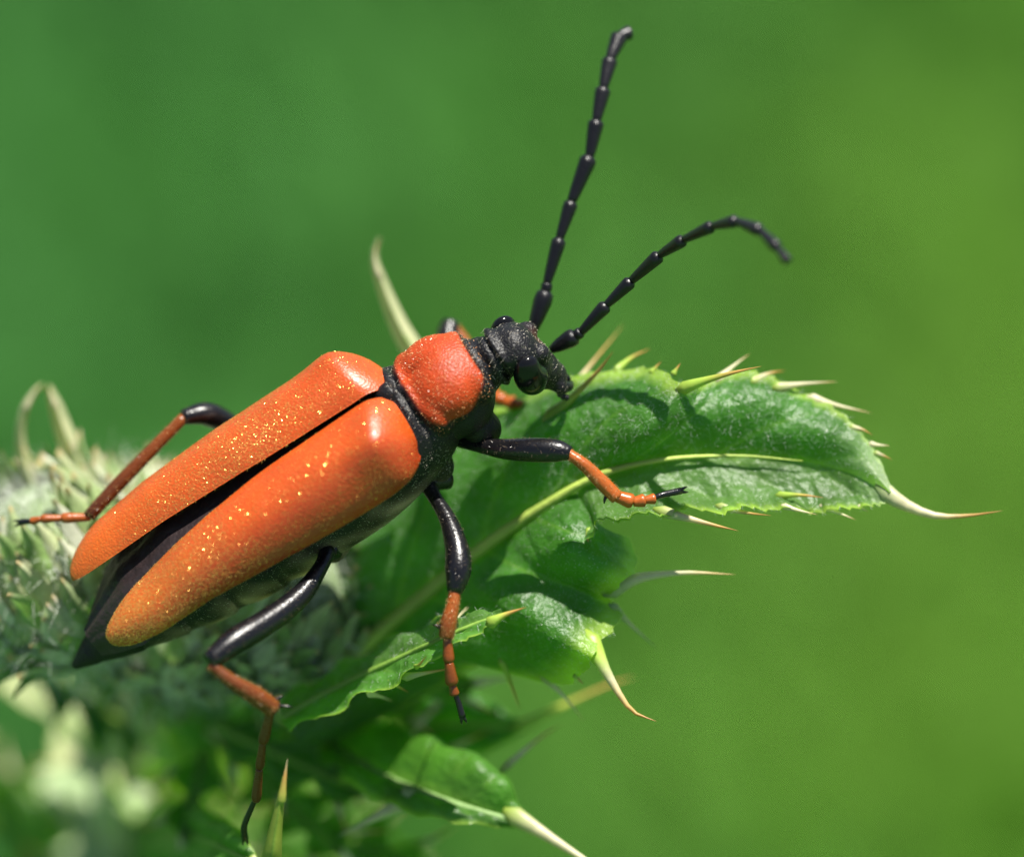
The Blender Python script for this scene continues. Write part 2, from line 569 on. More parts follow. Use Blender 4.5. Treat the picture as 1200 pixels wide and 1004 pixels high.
for pts, r, dz, cc in [
    ([(1026, 568), (1056, 589), (1095, 604), (1135, 604), (1176, 598)], 17, .05, (G_PALE, C_CREAM, C_CREAM, C_TAN, C_TIP)),
    ([(665, 462), (690, 430), (731, 380)], 9, -.25, (G_EDGE, C_CREAM, C_TAN, C_TAN)),
    ([(636, 494), (668, 468), (700, 436), (719, 411)], 13, .1, Y_),
    ([(720, 436), (740, 419), (763, 408)], 8, -.1, Y_),
    ([(762, 438), (775, 423)], 6, 0, Y_), ([(788, 440), (798, 425)], 6, 0, Y_),
    ([(792, 458), (826, 446), (862, 436), (893, 429)], 12, .08, (G_EDGE, G_EDGE * 1.3, C_TAN, C_TAN)),
    ([(838, 447), (858, 430), (879, 414)], 8, -.08, W_),
    ([(880, 448), (900, 438), (921, 434)], 8, -.1, T),
    ([(905, 455), (940, 450), (982, 447)], 10, -.05, (G_EDGE, C_CREAM, C_CREAM, C_TAN)),
    ([(945, 465), (980, 475), (1022, 484)], 10, .0, W_),
    ([(995, 500), (1010, 503), (1023, 510)], 6, 0, T), ([(1018, 520), (1043, 522)], 6, 0, W_), ([(1024, 530), (1046, 539)], 5, 0, T),
    ([(838, 592), (870, 600), (904, 604)], 8, .05, T),
    ([(765, 596), (805, 607), (840, 616), (866, 622)], 11, .06, T),
    ([(915, 592), (958, 603)], 6, .03, W_), ([(960, 592), (1003, 609)], 7, .03, W_), ([(908, 581), (966, 583)], 8, .05, Y_),
    ([(1005, 592), (1018, 600)], 5, 0, W_), ([(692, 618), (688, 630), (692, 643)], 7, .03, Y_),
    ([(706, 697), (745, 678), (800, 671), (863, 673)], 18, .03, (G_PALE, C_CREAM, C_CREAM, C_TAN)),
    ([(714, 706), (740, 733), (772, 761)], 9, -.15, (G_PALE, C_CREAM, G_PALE)),
    ([(684, 738), (700, 768), (716, 797), (740, 832), (770, 845)], 21, .08, (G_EDGE, G_EDGE * 1.5, C_CREAM * .95, C_TAN * 1.1, C_TIP)),
    ([(632, 790), (660, 815), (686, 846)], 7, -.1, (G_EDGE, C_CREAM, C_CREAM, C_TAN)),
    ([(586, 770), (598, 800), (610, 832)], 8, -.12, Y_),
    ([(672, 790), (684, 802)], 6, 0, Y_),
]:
    L1.spine(pts, r, dz, cc)
vv, ff = L1.mb.verts(), L1.mb.f
hairs(vv, ff, 20000, 0.018, 0.00018, (0.75, 0.78, 0.72), L1.ob, 'leaf_hair', lie=0.3, seed=3, curl=0.3)

# --- small narrow leaf seen nearly edge-on under the middle leg
L2 = Leaf()
rib2 = [(330, 842, -.35), (400, 803, -.25), (460, 775, -.12), (520, 747, .02), (560, 730, .06), (590, 720, .07)]
L2.patch(rib2, [(335, 818, -.55), (390, 788, -.45), (450, 758, -.34), (505, 732, -.18), (550, 720, -.04), (588, 716, .05)], ns=60, nv=8, bulge=.02, teeth=3, nt=10, vein=6, pale=.5)
L2.patch(rib2, [(340, 858, -.2), (410, 822, -.1), (470, 795, .02), (525, 760, .1), (565, 738, .1), (590, 723, .08)], ns=60, nv=8, bulge=-.02, teeth=4, nt=10, vein=6, pale=.35, base=G_LEAF * 1.5)
L2.build('leaf', thistle, 'narrow pale green leaf with a tan spine under the beetle\'s middle foot')
midrib(L2, rib2, 5, 2)
for pts, r, dz, cc in [([(570, 732), (592, 720), (617, 711)], 12, .02, (G_EDGE, G_EDGE * 1.4, C_TAN, C_TIP)),
                       ([(470, 794), (500, 788), (540, 781)], 8, -.1, T), ([(455, 797), (480, 812)], 6, -.1, Y_), ([(486, 782), (492, 778), (500, 768)], 6, .1, Y_),
                       ([(430, 812), (462, 822)], 7, -.2, W_), ([(520, 742), (556, 704), ], 5, -.3, W_)]:
    L2.spine(pts, r, dz, cc)
hairs(L2.mb.verts(), L2.mb.f, 900, 0.025, 0.0003, (0.75, 0.78, 0.72), L2.ob, 'leaf_hair', lie=0.25, seed=4, curl=0.3)

# --- lower lobed leaf with the stout pale spine, out of focus
L3 = Leaf()
rib3 = [(380, 870, -1.0), (440, 905, -.55), (500, 930, -.34), (560, 950, -.27), (605, 962, -.27)]
L3.patch(rib3, [(420, 845, -1.15), (480, 880, -.75), (530, 893, -.55), (585, 905, -.4), (612, 950, -.3)], ns=50, nv=10, bulge=.14, teeth=2, nt=6, pale=.05, base=np.array([.07, .19, .02]))
L3.patch(rib3, [(370, 900, -.85), (430, 930, -.42), (490, 955, -.25), (550, 965, -.22), (603, 970, -.27)], ns=50, nv=10, bulge=.05, teeth=2, nt=6, pale=.35, phase=.4)
L3.build('leaf', thistle, 'cupped dark green leaf ending in a stout pale spine below the broad leaf')
midrib(L3, rib3, 6, 4, colr=G_PALE)
for pts, r, dz, cc in [([(590, 948), (635, 975), (690, 1010), (730, 1035)], 19, .1, (G_EDGE, C_CREAM, C_CREAM, C_TAN)),
                       ([(490, 930), (450, 952), (395, 980)], 26, -.1, (G_PALE, C_CREAM, C_CREAM, C_CREAM)),
                       ([(585, 905), (625, 870), (660, 845)], 8, -.2, T)]:
    L3.spine(pts, r, dz, cc)

# --- leaf behind it with a yellow spine
L4 = Leaf()
rib4 = [(430, 850, -1.1), (490, 850, -.95), (550, 850, -.85), (612, 852, -.8)]
L4.patch(rib4, [(430, 810, -1.3), (490, 815, -1.15), (550, 815, -1.05), (610, 848, -.82)], ns=40, nv=8, bulge=.08, teeth=2, nt=6, pale=.05)
L4.patch(rib4, [(430, 895, -1.1), (500, 890, -.95), (560, 885, -.85), (612, 858, -.8)], ns=40, nv=8, bulge=.06, teeth=2, nt=6, pale=.05, phase=.4)
L4.build('leaf', thistle, 'dark leaf with a long yellow spine, deep under the broad leaf')
midrib(L4, rib4, 4, 3)
for pts, r, dz, cc in [([(598, 856), (640, 836), (712, 803), (745, 793)], 13, .0, (G_EDGE, G_EDGE * 1.3, C_TAN, C_TAN)),
                       ([(518, 818), (495, 845), (470, 876)], 9, .5, (G_PALE, C_CREAM, C_TAN)),
                       ([(415, 868), (455, 848), (500, 822)], 9, .3, (G_EDGE, G_EDGE * 1.3, C_TAN))]:
    L4.spine(pts, r, dz, cc)


def proc_leaf(base, tip, side, width, lobes=4, z_sag=0.0, base_c=G_LEAF, pale=.15, label=None, spine_r=9, bulge=.06, tipspine=40, mat=None):
    """A lobed thistle leaf between two pixel-and-depth points; 'side' is its width direction (px, px, depth)."""
    b, t = np.array(base, float), np.array(tip, float)
    sd = np.array(side, float)
    sd[:2] /= max(np.linalg.norm(sd[:2]), 1e-6)
    n = 4 * lobes + 1
    k = np.linspace(0, 1, n)
    mid = b[None] + (t - b)[None] * k[:, None]
    mid[:, 2] += z_sag * np.sin(math.pi * k)
    prof = np.sin(math.pi * np.clip(k * 0.93 + 0.07, 0, 1)) ** 0.7 * width
    lob = 0.62 + 0.38 * np.cos(2 * math.pi * (k * lobes - 0.5))
    L = Leaf()
    tips = []
    for s in (1, -1):
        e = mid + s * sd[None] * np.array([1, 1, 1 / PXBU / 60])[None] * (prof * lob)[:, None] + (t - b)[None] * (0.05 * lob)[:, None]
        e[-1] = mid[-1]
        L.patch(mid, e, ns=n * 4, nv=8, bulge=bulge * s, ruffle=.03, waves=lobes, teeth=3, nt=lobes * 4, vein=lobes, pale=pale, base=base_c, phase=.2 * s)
        for j in range(lobes):
            i = int(round((j + 0.5) / lobes * (n - 1)))
            tips.append((e[i], (e[i] - mid[i])))
    L.build('leaf', thistle, label, mat)
    midrib(L, mid, 6, 2)
    for e, d in tips:
        d2 = d[:2] / max(np.linalg.norm(d[:2]), 1e-6) + (t - b)[:2] / np.linalg.norm((t - b)[:2]) * 0.5
        a = (e[0] - d2[0] * 6, e[1] - d2[1] * 6)
        q = (e[0] + d2[0] * tipspine * .7, e[1] + d2[1] * tipspine * .7)
        L.spine([a, q], spine_r, .05, T)
    d2 = (t - b)[:2] / np.linalg.norm((t - b)[:2])
    L.spine([(t[0] - d2[0] * 10, t[1] - d2[1] * 10), (t[0] + d2[0] * tipspine, t[1] + d2[1] * tipspine)], spine_r * 1.3, 0, W_)
    return L


# pale upright leaf tips behind the beetle
for base, mids, label, r in [
    ((50, 605, -.55), [(34, 560), (24, 520), (28, 482), (40, 460), (50, 450)], 'slender cream leaf tip curling up at the bud\'s far side', 16),
    ((118, 595, -.6), [(92, 545), (76, 508), (66, 478), (60, 462), (57, 452)], 'broad cream leaf tip standing behind the woolly bud', 27),
    ((500, 435, -.5), [(474, 394), (458, 360), (446, 328), (439, 302), (445, 278)], 'tall cream spine tip rising behind the beetle\'s neck shield', 23)]:
    L = Leaf()
    a = [base] + [(x, y, base[2] - 0.02 * i) for i, (x, y) in enumerate(mids)]
    rr = np.linspace(1, 0.10, len(a)) * r
    d = norm(np.gradient(np.array(a)[:, :2], axis=0))
    nx = np.stack([-d[:, 1], d[:, 0]], -1)
    for s in (1, -1):
        e = [(p[0] + s * nx[i][0] * rr[i] * .62, p[1] + s * nx[i][1] * rr[i] * .62, p[2] - 0.10) for i, p in enumerate(a)]
        L.patch(a, e, ns=40, nv=6, bulge=.01, ruffle=0, teeth=0, nt=5, vein=1, quilt=0, base=np.array([0.62, 0.60, 0.36]), pale=.05, edge_c=C_CREAM)
    L.build('leaf', thistle, label, M_spine)
    L.spine([mids[-3], mids[-2], mids[-1]], 6, 0, (C_CREAM, C_CREAM, C_TAN))

# blurred leaves lower down the stem
W_GLARE, W2, W3 = np.array([.40, .50, .28]), np.array([.52, .55, .28]), np.array([.26, .38, .14])  # first tone: sun glare painted into the colour of the whitish leaves
for args in [
    dict(base=(158, 960, -1.9), tip=(88, 810, -2.3), side=(1, .3, 15), width=52, lobes=2, pale=0, base_c=W_GLARE, bulge=.03, mat=M_bract),
    dict(base=(120, 1080, -2.0), tip=(78, 880, -2.6), side=(1, .1, 10), width=56, lobes=2, pale=0, base_c=W_GLARE, bulge=.04, mat=M_bract),
    dict(base=(140, 1050, -2.6), tip=(-20, 860, -2.3), side=(1, .8, 30), width=90, lobes=3, pale=.1),
    dict(base=(140, 930, -1.8), tip=(8, 745, -2.3), side=(.9, -.6, 15), width=46, lobes=2, pale=0, base_c=W2, mat=M_bract),
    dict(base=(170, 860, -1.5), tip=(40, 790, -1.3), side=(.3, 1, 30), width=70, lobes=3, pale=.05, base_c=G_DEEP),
    dict(base=(60, 1120, -2.4), tip=(10, 900, -2.2), side=(1, .2, 20), width=70, lobes=2, pale=.3),
    dict(base=(160, 960, -2.1), tip=(300, 830, -1.7), side=(.7, .7, -30), width=70, lobes=3, pale=.4),
    dict(base=(155, 1000, -2.3), tip=(270, 1000, -1.7), side=(.1, 1, -40), width=80, lobes=3, pale=.12),
    dict(base=(160, 990, -2.2), tip=(440, 920, -1.9), side=(.2, 1, -30), width=90, lobes=4, pale=.2, base_c=W3),
    dict(base=(155, 1030, -2.5), tip=(470, 1010, -2.2), side=(-.1, 1, -30), width=110, lobes=4, pale=.1),
    dict(base=(185, 830, -1.2), tip=(450, 880, -1.3), side=(-.1, 1, -40), width=80, lobes=3, pale=.15),
    dict(base=(200, 800, -1.1), tip=(420, 800, -1.1), side=(0, 1, -40), width=80, lobes=3, pale=.1),
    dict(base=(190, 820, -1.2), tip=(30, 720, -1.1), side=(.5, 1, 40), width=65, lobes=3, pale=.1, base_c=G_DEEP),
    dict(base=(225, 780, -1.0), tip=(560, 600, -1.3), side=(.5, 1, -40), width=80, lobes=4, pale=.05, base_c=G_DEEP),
    dict(base=(210, 850, -.8), tip=(203, 768, -.95), side=(1, 0, 5), width=26, lobes=1, pale=0, base_c=W_GLARE, bulge=.03, tipspine=15, mat=M_bract),
    dict(base=(130, 1100, -3.2), tip=(330, 1010, -3.0), side=(.5, 1, -20), width=120, lobes=3, pale=.5),
    dict(base=(250, 850, -.95), tip=(430, 930, -.62), side=(-.5, 1, -20), width=46, lobes=3, pale=.25, bulge=.08),
    dict(base=(300, 840, -.9), tip=(560, 800, -.62), side=(.2, 1, -30), width=34, lobes=4, pale=.3, bulge=.06, tipspine=50),
    dict(base=(330, 850, -1.0), tip=(540, 900, -.75), side=(-.3, 1, -20), width=40, lobes=4, pale=.15, bulge=.06, tipspine=55),
    dict(base=(290, 900, -1.2), tip=(400, 1000, -.7), side=(1, -.7, 20), width=44, lobes=3, pale=.4, bulge=.06, tipspine=60),
    dict(base=(240, 880, -1.2), tip=(215, 985, -.8), side=(1, .2, 10), width=38, lobes=2, pale=.3, bulge=.05),
    dict(base=(360, 960, -1.4), tip=(500, 1020, -.9), side=(-.4, 1, 10), width=46, lobes=3, pale=.35, bulge=.07, tipspine=60),
    dict(base=(300, 1120, -2.6), tip=(420, 900, -2.4), side=(1, .3, 10), width=70, lobes=3, pale=.35),
]:
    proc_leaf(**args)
# the sharp yellow-green spine tip beside the hind foot
L5 = Leaf()
r5 = [(165, 1010, -2.35), (225, 1090, -1.3), (285, 1085, -.3), (314, 1020, .08), (323, 970, .14), (333, 910, .15)]
L5.patch(r5, [(160, 1000, -2.3), (205, 1060, -1.3), (262, 1070, -.35), (300, 1018, .0), (315, 970, .09), (331, 908, .14)], ns=30, nv=6, bulge=.03, ruffle=0, teeth=0, nt=4, vein=1, quilt=0, pale=.0, base=np.array([.27, .34, .05]), edge_c=np.array([.35, .38, .06]))
L5.patch(r5, [(170, 1020, -2.4), (245, 1120, -1.3), (310, 1100, -.3), (328, 1022, .0), (331, 970, .09), (335, 908, .14)], ns=30, nv=6, bulge=.03, ruffle=0, teeth=0, nt=4, vein=1, quilt=0, pale=.0, base=np.array([.27, .34, .05]), edge_c=np.array([.35, .38, .06]))
L5.build('leaf', thistle, 'small upright yellow-green leaf tip beside the hind foot', M_spine)
L5.spine([(329, 945), (334, 908), (337, 888)], 8, .02, (G_EDGE, C_TAN, C_CREAM))


# leaf under the hind foot
L6 = Leaf()
r6 = [(160, 985, -2.2), (200, 975, -1.3), (240, 985, -.6), (275, 1000, -.25), (300, 1010, -.15)]
L6.patch(r6, [(165, 950, -2.2), (205, 935, -1.4), (248, 950, -.7), (285, 975, -.25), (302, 1006, -.15)], ns=40, nv=8, bulge=.05, teeth=2, nt=6, pale=.25)
L6.patch(r6, [(155, 1020, -2.2), (195, 1030, -1.2), (238, 1035, -.5), (275, 1030, -.2), (300, 1014, -.15)], ns=40, nv=8, bulge=.05, teeth=2, nt=6, pale=.15, phase=.4)
L6.build('leaf', thistle, 'blurred leaf holding the beetle\'s hind foot')
midrib(L6, r6, 5, 2)
L6.spine([(292, 1004), (318, 1022)], 10, .03, T)

# --- flower buds with overlapping woolly bracts
def bract_mesh(tint, flare):
    n, m = 9, 5
    k = np.linspace(0, 1, n)
    w = np.interp(k, [0, .25, .6, .85, 1], [.5, .8, .6, .22, .03]) * 0.046
    z = 0.02 * np.sin(k * math.pi) + flare * np.clip(k - .5, 0, 1) ** 1.4
    v, c = [], []
    for i in range(n):
        for j in range(m):
            u = (j / (m - 1) - .5) * 2
            v.append((u * w[i], z[i] + 0.020 * (1 - u * u), k[i] * 0.21))
            q = np.array(tint) * (1 - k[i] * .2) + np.array([.30, .17, .26]) * max(0, k[i] - .6) * .7
            if abs(u) < .1:
                q = q * .8
            if k[i] > .88:
                q = np.array([.5, .36, .16])
            c.append(q)
    v, c = np.array(v), np.array(c)
    f = [(i * m + j, i * m + j + 1, (i + 1) * m + j + 1, (i + 1) * m + j) for i in range(n - 1) for j in range(m - 1)]
    me = bpy.data.meshes.new('bract')
    me.from_pydata(v.tolist(), [], f)
    set_cols(me, c)
    me.polygons.foreach_set('use_smooth', [True] * len(me.polygons))
    me.materials.append(M_bract)
    return me


BR = [bract_mesh(t, fl) for t, fl in (((.36, .48, .18), .06), ((.52, .58, .30), .16), ((.68, .70, .52), .10), ((.28, .44, .12), .24))]


def bud(center, axis, rad, length, rows=11, per=20, label=None, seed=0, wool=4200):
    rr = np.random.default_rng(seed)
    c0 = P(*center)
    ax = norm(axis[0] * CX + axis[1] * CY + axis[2] * CZ)
    k = np.linspace(0, 1, 18)
    pts = c0[None] + ax[None] * ((k - .5) * length)[:, None]
    rd = rad * np.sqrt(np.clip(1 - (2 * k - 1) ** 2 * .92, 0.02, 1)) * np.where(k > .6, 1 - .35 * (k - .6), 1)
    mb = MB()
    tube(mb, pts, rd, np.array([.22, .30, .14]), seg=24)
    ob = mb.build('flower_bud', M_bract, thistle)
    if label:
        ob['label'] = label
    o0 = parent_origin(ob)
    _, N, B = frames(pts)
    for i in range(rows):
        t = 0.08 + 0.72 * i / (rows - 1)
        r = np.interp(t, k, rd)
        p = c0 + ax * ((t - .5) * length)
        sl = (np.interp(t + .06, k, rd) - np.interp(t - .02, k, rd)) / (0.08 * length)
        for j in range(per):
            a = 2 * math.pi * (j + .5 * (i % 2)) / per + rr.normal() * .08
            rn = N[8] * math.cos(a) + B[8] * math.sin(a)
            fw = norm(ax + rn * sl * .9 + rr.normal(size=3) * .08)
            out = norm(rn - fw * (rn @ fw))
            sd = np.cross(out, fw)
            s = rad / .28 * rr.uniform(.65, 1.05)
            mtx = Matrix([[sd[q] * s * 1.25, out[q] * s, fw[q] * s, (p + rn * (r * .97) - o0)[q]] for q in range(3)] + [[0, 0, 0, 1]])
            b = bpy.data.objects.new('bract', BR[int(rr.integers(0, 4))])
            col.objects.link(b)
            b.parent = ob
            b.matrix_local = mtx
    if wool:
        hairs(mb.verts(), mb.f, wool, 0.10, 0.0008, (.85, .87, .78), ob, 'wool', lie=.55, seed=seed + 50, curl=.9)
    return ob


bud((70, 672, -.62), (-.3, .75, .5), .30, .58, label='pale green woolly bud under the beetle\'s far hind foot', seed=1)
bud((205, 700, -.8), (.1, .6, .6), .30, .60, label='woolly bud hidden beneath the beetle\'s abdomen', seed=2)
bud((335, 715, -.72), (.35, .45, .8), .27, .52, label='shaded cobwebby bud below the beetle\'s hind femur', seed=3, wool=2600)
bud((150, 625, -.85), (-.1, .95, .1), .20, .40, label='small bud behind the beetle\'s far hind shin', seed=4, wool=900)

# ------------------------------------------------------------------ the beetle
TR = math.radians(36)
Fc = np.array([0.819, 0.574, 0]) * math.sqrt(1 - .11 ** 2) + np.array([0, 0, .11])
e1 = np.array([-.574, .819, 0])
e2 = np.cross(Fc, e1)
Dc = math.sin(TR) * e1 + math.cos(TR) * e2
Rc = -math.cos(TR) * e1 + math.sin(TR) * e2
CAMB = np.stack([CX, CY, CZ])
Fw, Rw, Dw = Fc @ CAMB, Rc @ CAMB, Dc @ CAMB
BO = P(447, 452, .14)
BASIS = np.stack([Fw, Rw, Dw])


def Bl(a):
    a = np.asarray(a, float)
    return BO + a @ BASIS


beetle = empty('beetle', Bl([-.35, 0, -.42]), 'orange-red longhorn beetle with black head and legs climbing a thistle leaf', 'beetle')
C_BLK = np.array([.005, .0045, .0055])
C_ELY = np.array([.44, .060, .004])
C_PRO = np.array([.36, .040, .005])
C_ORG = np.array([.36, .085, .012])


def ellipsoid(bm, c, r, rot=None):
    m = Matrix.Translation(Vector(c)) @ (rot.to_4x4() if rot is not None else Matrix.Identity(4)) @ Matrix.Diagonal((*r, 1))
    bmesh.ops.create_icosphere(bm, subdivisions=4, radius=1, matrix=m)


def make_body():
    # all in beetle axes (forward, right, dorsal), then one voxel skin over everything
    bm = bmesh.new()
    mbt = MB()
    fs = np.array([.10, .02, -.10, -.25, -.40, -.55, -.70, -.85, -.98, -1.10, -1.21, -1.31])
    dc = np.array([-.20, -.21, -.225, -.245, -.255, -.26, -.26, -.25, -.24, -.24, -.25, -.265])
    rw = np.array([.13, .175, .205, .215, .205, .19, .175, .158, .135, .105, .06, .012])
    rd = np.array([.12, .165, .18, .185, .175, .17, .155, .138, .11, .08, .045, .010])
    a = catmull(np.stack([fs, dc, rw, rd], -1), 90)
    seg = 1 - .16 * np.clip(np.mod(-a[:, 0] * 6.5, 1.0) - .55, 0, 1) * (a[:, 0] < -.45)
    pts = np.stack([a[:, 0], 0 * a[:, 0], a[:, 1]], -1)
    tube(mbt, pts, a[:, 3] * seg, C_BLK, seg=40, rb=a[:, 2] * seg, up=(0, 0, 1))
    vs = [bm.verts.new(v) for v in mbt.verts()]
    for f in mbt.f:
        bm.faces.new([vs[i] for i in f])
    # prothorax: bell-shaped shield and its black underside
    ellipsoid(bm, (.140, 0, -.145), (.142, .152, .106))
    ellipsoid(bm, (.078, 0, -.152), (.072, .160, .096))
    ellipsoid(bm, (.225, 0, -.172), (.078, .134, .100))
    ellipsoid(bm, (.14, .0, -.235), (.13, .15, .12))
    ellipsoid(bm, (.03, 0, -.13), (.075, .13, .09))
    # scutellum
    ellipsoid(bm, (.0, 0, -.045), (.045, .035, .025))
    # neck and head
    HD = .05
    ellipsoid(bm, (.295, .01, -.205), (.075, .092, .082))
    ellipsoid(bm, (.33, .015, -.23 + HD), (.045, .086, .078))
    ellipsoid(bm, (.37, .022, -.262 + HD), (.078, .092, .090))
    ellipsoid(bm, (.385, .03, -.33 + HD), (.070, .082, .080))
    ellipsoid(bm, (.40, .038, -.395 + HD), (.056, .066, .066))
    ellipsoid(bm, (.412, .044, -.44 + HD), (.045, .054, .045))
    for s in (-1, 1):
        ellipsoid(bm, (.428, .02 + s * .048, -.285 + HD), (.036, .034, .034))     # antennal tubercles
        ellipsoid(bm, (.412, .042 + s * .05, -.45 + HD), (.022, .022, .032))    # cheeks
        ellipsoid(bm, (.15, s * .10, -.33), (.06, .055, .075))               # fore coxae
        ellipsoid(bm, (-.03, s * .115, -.335), (.055, .05, .065))
        ellipsoid(bm, (-.43, s * .12, -.345), (.06, .065, .05))
    me = bpy.data.meshes.new('tmp')
    bm.to_mesh(me)
    bm.free()
    ob = bpy.data.objects.new('tmp', me)
    col.objects.link(ob)
    md = ob.modifiers.new('r', 'REMESH')
    md.mode = 'VOXEL'
    md.voxel_size = 0.0075
    ms = ob.modifiers.new('s', 'SMOOTH')
    ms.factor = .5
    ms.iterations = 4
    dg = bpy.context.evaluated_depsgraph_get()
    em = bpy.data.meshes.new_from_object(ob.evaluated_get(dg))
    n = len(em.vertices)
    v = np.empty(n * 3)
    em.vertices.foreach_get('co', v)
    v = v.reshape(-1, 3)
    nr = np.empty(n * 3)
    em.vertices.foreach_get('normal', nr)
    nr = nr.reshape(-1, 3)
    f = [tuple(p.vertices) for p in em.polygons]
    bpy.data.objects.remove(ob)
    fq, rq, dq = v[:, 0], v[:, 1], v[:, 2]
    # furrow and raised rear rim on the shield
    top = np.clip((dq + .14) / .05, 0, 1) * (fq > .02) * (fq < .32)
    fur = np.exp(-((rq + .02) / .022) ** 2) * np.clip((.19 - fq) / .1, 0, 1) * top
    rim = np.exp(-((fq - .032) / .014) ** 2) * top
    col_f = np.exp(-((fq - .280) / .012) ** 2) * (dq > -.3)
    v = v - nr * (.015 * fur + .016 * rim * 1.2 + .014 * col_f)[:, None]
    groove = np.exp(-((fq - .322) / .010) ** 2) * (dq > -.34)
    v = v - nr * (.020 * groove)[:, None]
    lump = np.sin(fq * 47 + 1) * np.sin(rq * 41) * np.sin(dq * 53 + 2)
    v = v + nr * (.0035 * lump * (fq > .3))[:, None]
    # colours
    c = np.tile(C_BLK, (n, 1))
    low = -.168 + .055 * ((fq - .17) / .11) ** 2 + .006 * np.sin(fq * 60)
    ora = np.clip((dq - low) / .012, 0, 1) * np.clip((fq - .048) / .010, 0, 1) * np.clip((.272 - fq) / .010, 0, 1)
    c = c * (1 - ora[:, None]) + C_PRO * ora[:, None]
    bel = np.clip((-.20 - dq + .03 * np.sin(fq * 23)) / .09, 0, 1) * np.clip((.0 - fq) / .1, 0, 1) * np.clip((fq + 1.08) / .15, 0, 1)
    bell = np.array([.40, .27, .18])
    band = np.clip(np.mod(-fq * 6.5, 1.0) - .8, 0, .1) * 10
    spot = np.exp(-((np.mod(-fq * 6.5, 1.0) - .5) / .2) ** 2) * np.exp(-((dq + .335) / .035) ** 2) * (fq < -.45)
    mot = .55 + .45 * np.sin(fq * 31 + rq * 17) * np.sin(dq * 43 + fq * 11)
    bc = bell[None] * (mot * (1 - .8 * band * (fq < -.5)))[:, None] + np.array([.42, .22, .08])[None] * spot[:, None]
    c = c * (1 - bel[:, None]) + bc * bel[:, None]
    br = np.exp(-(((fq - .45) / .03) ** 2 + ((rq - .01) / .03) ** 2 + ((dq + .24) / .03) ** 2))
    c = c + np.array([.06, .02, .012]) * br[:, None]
    mb = MB()
    mb.add(Bl(v), f, c)
    ob = mb.build('body', M_body, beetle)
    return ob, mb


body, body_mb = make_body()


def local(w):
    return (w - BO) @ BASIS.T


def mk_body(ctr, n):
    q = local(ctr)
    return (q[:, 2] < -.17) * (q[:, 0] < .02) * 1.0 + .7 * (q[:, 0] > .3) + .8 * (np.abs(q[:, 0] - .262) < .02) + .8 * (np.abs(q[:, 0] - .025) < .025)


hairs(body_mb.verts(), body_mb.f, 11000, .026, .0005, (.62, .55, .44), body, 'body_hair', lie=.3, flow=-Fw * .8 - Dw * .2, seed=8, mask=lambda c, n: mk_body(c, n) * (local(c)[:, 0] > -1.08))
hairs(body_mb.verts(), body_mb.f, 1200, .016, .0009, (.75, .35, .14), body, 'shield_hair', lie=.4, flow=Fw * .5, seed=9,
      mask=lambda c, n: ((local(c)[:, 0] > .05) & (local(c)[:, 0] < .29) & (local(c)[:, 2] > -.18)) * 1.0)


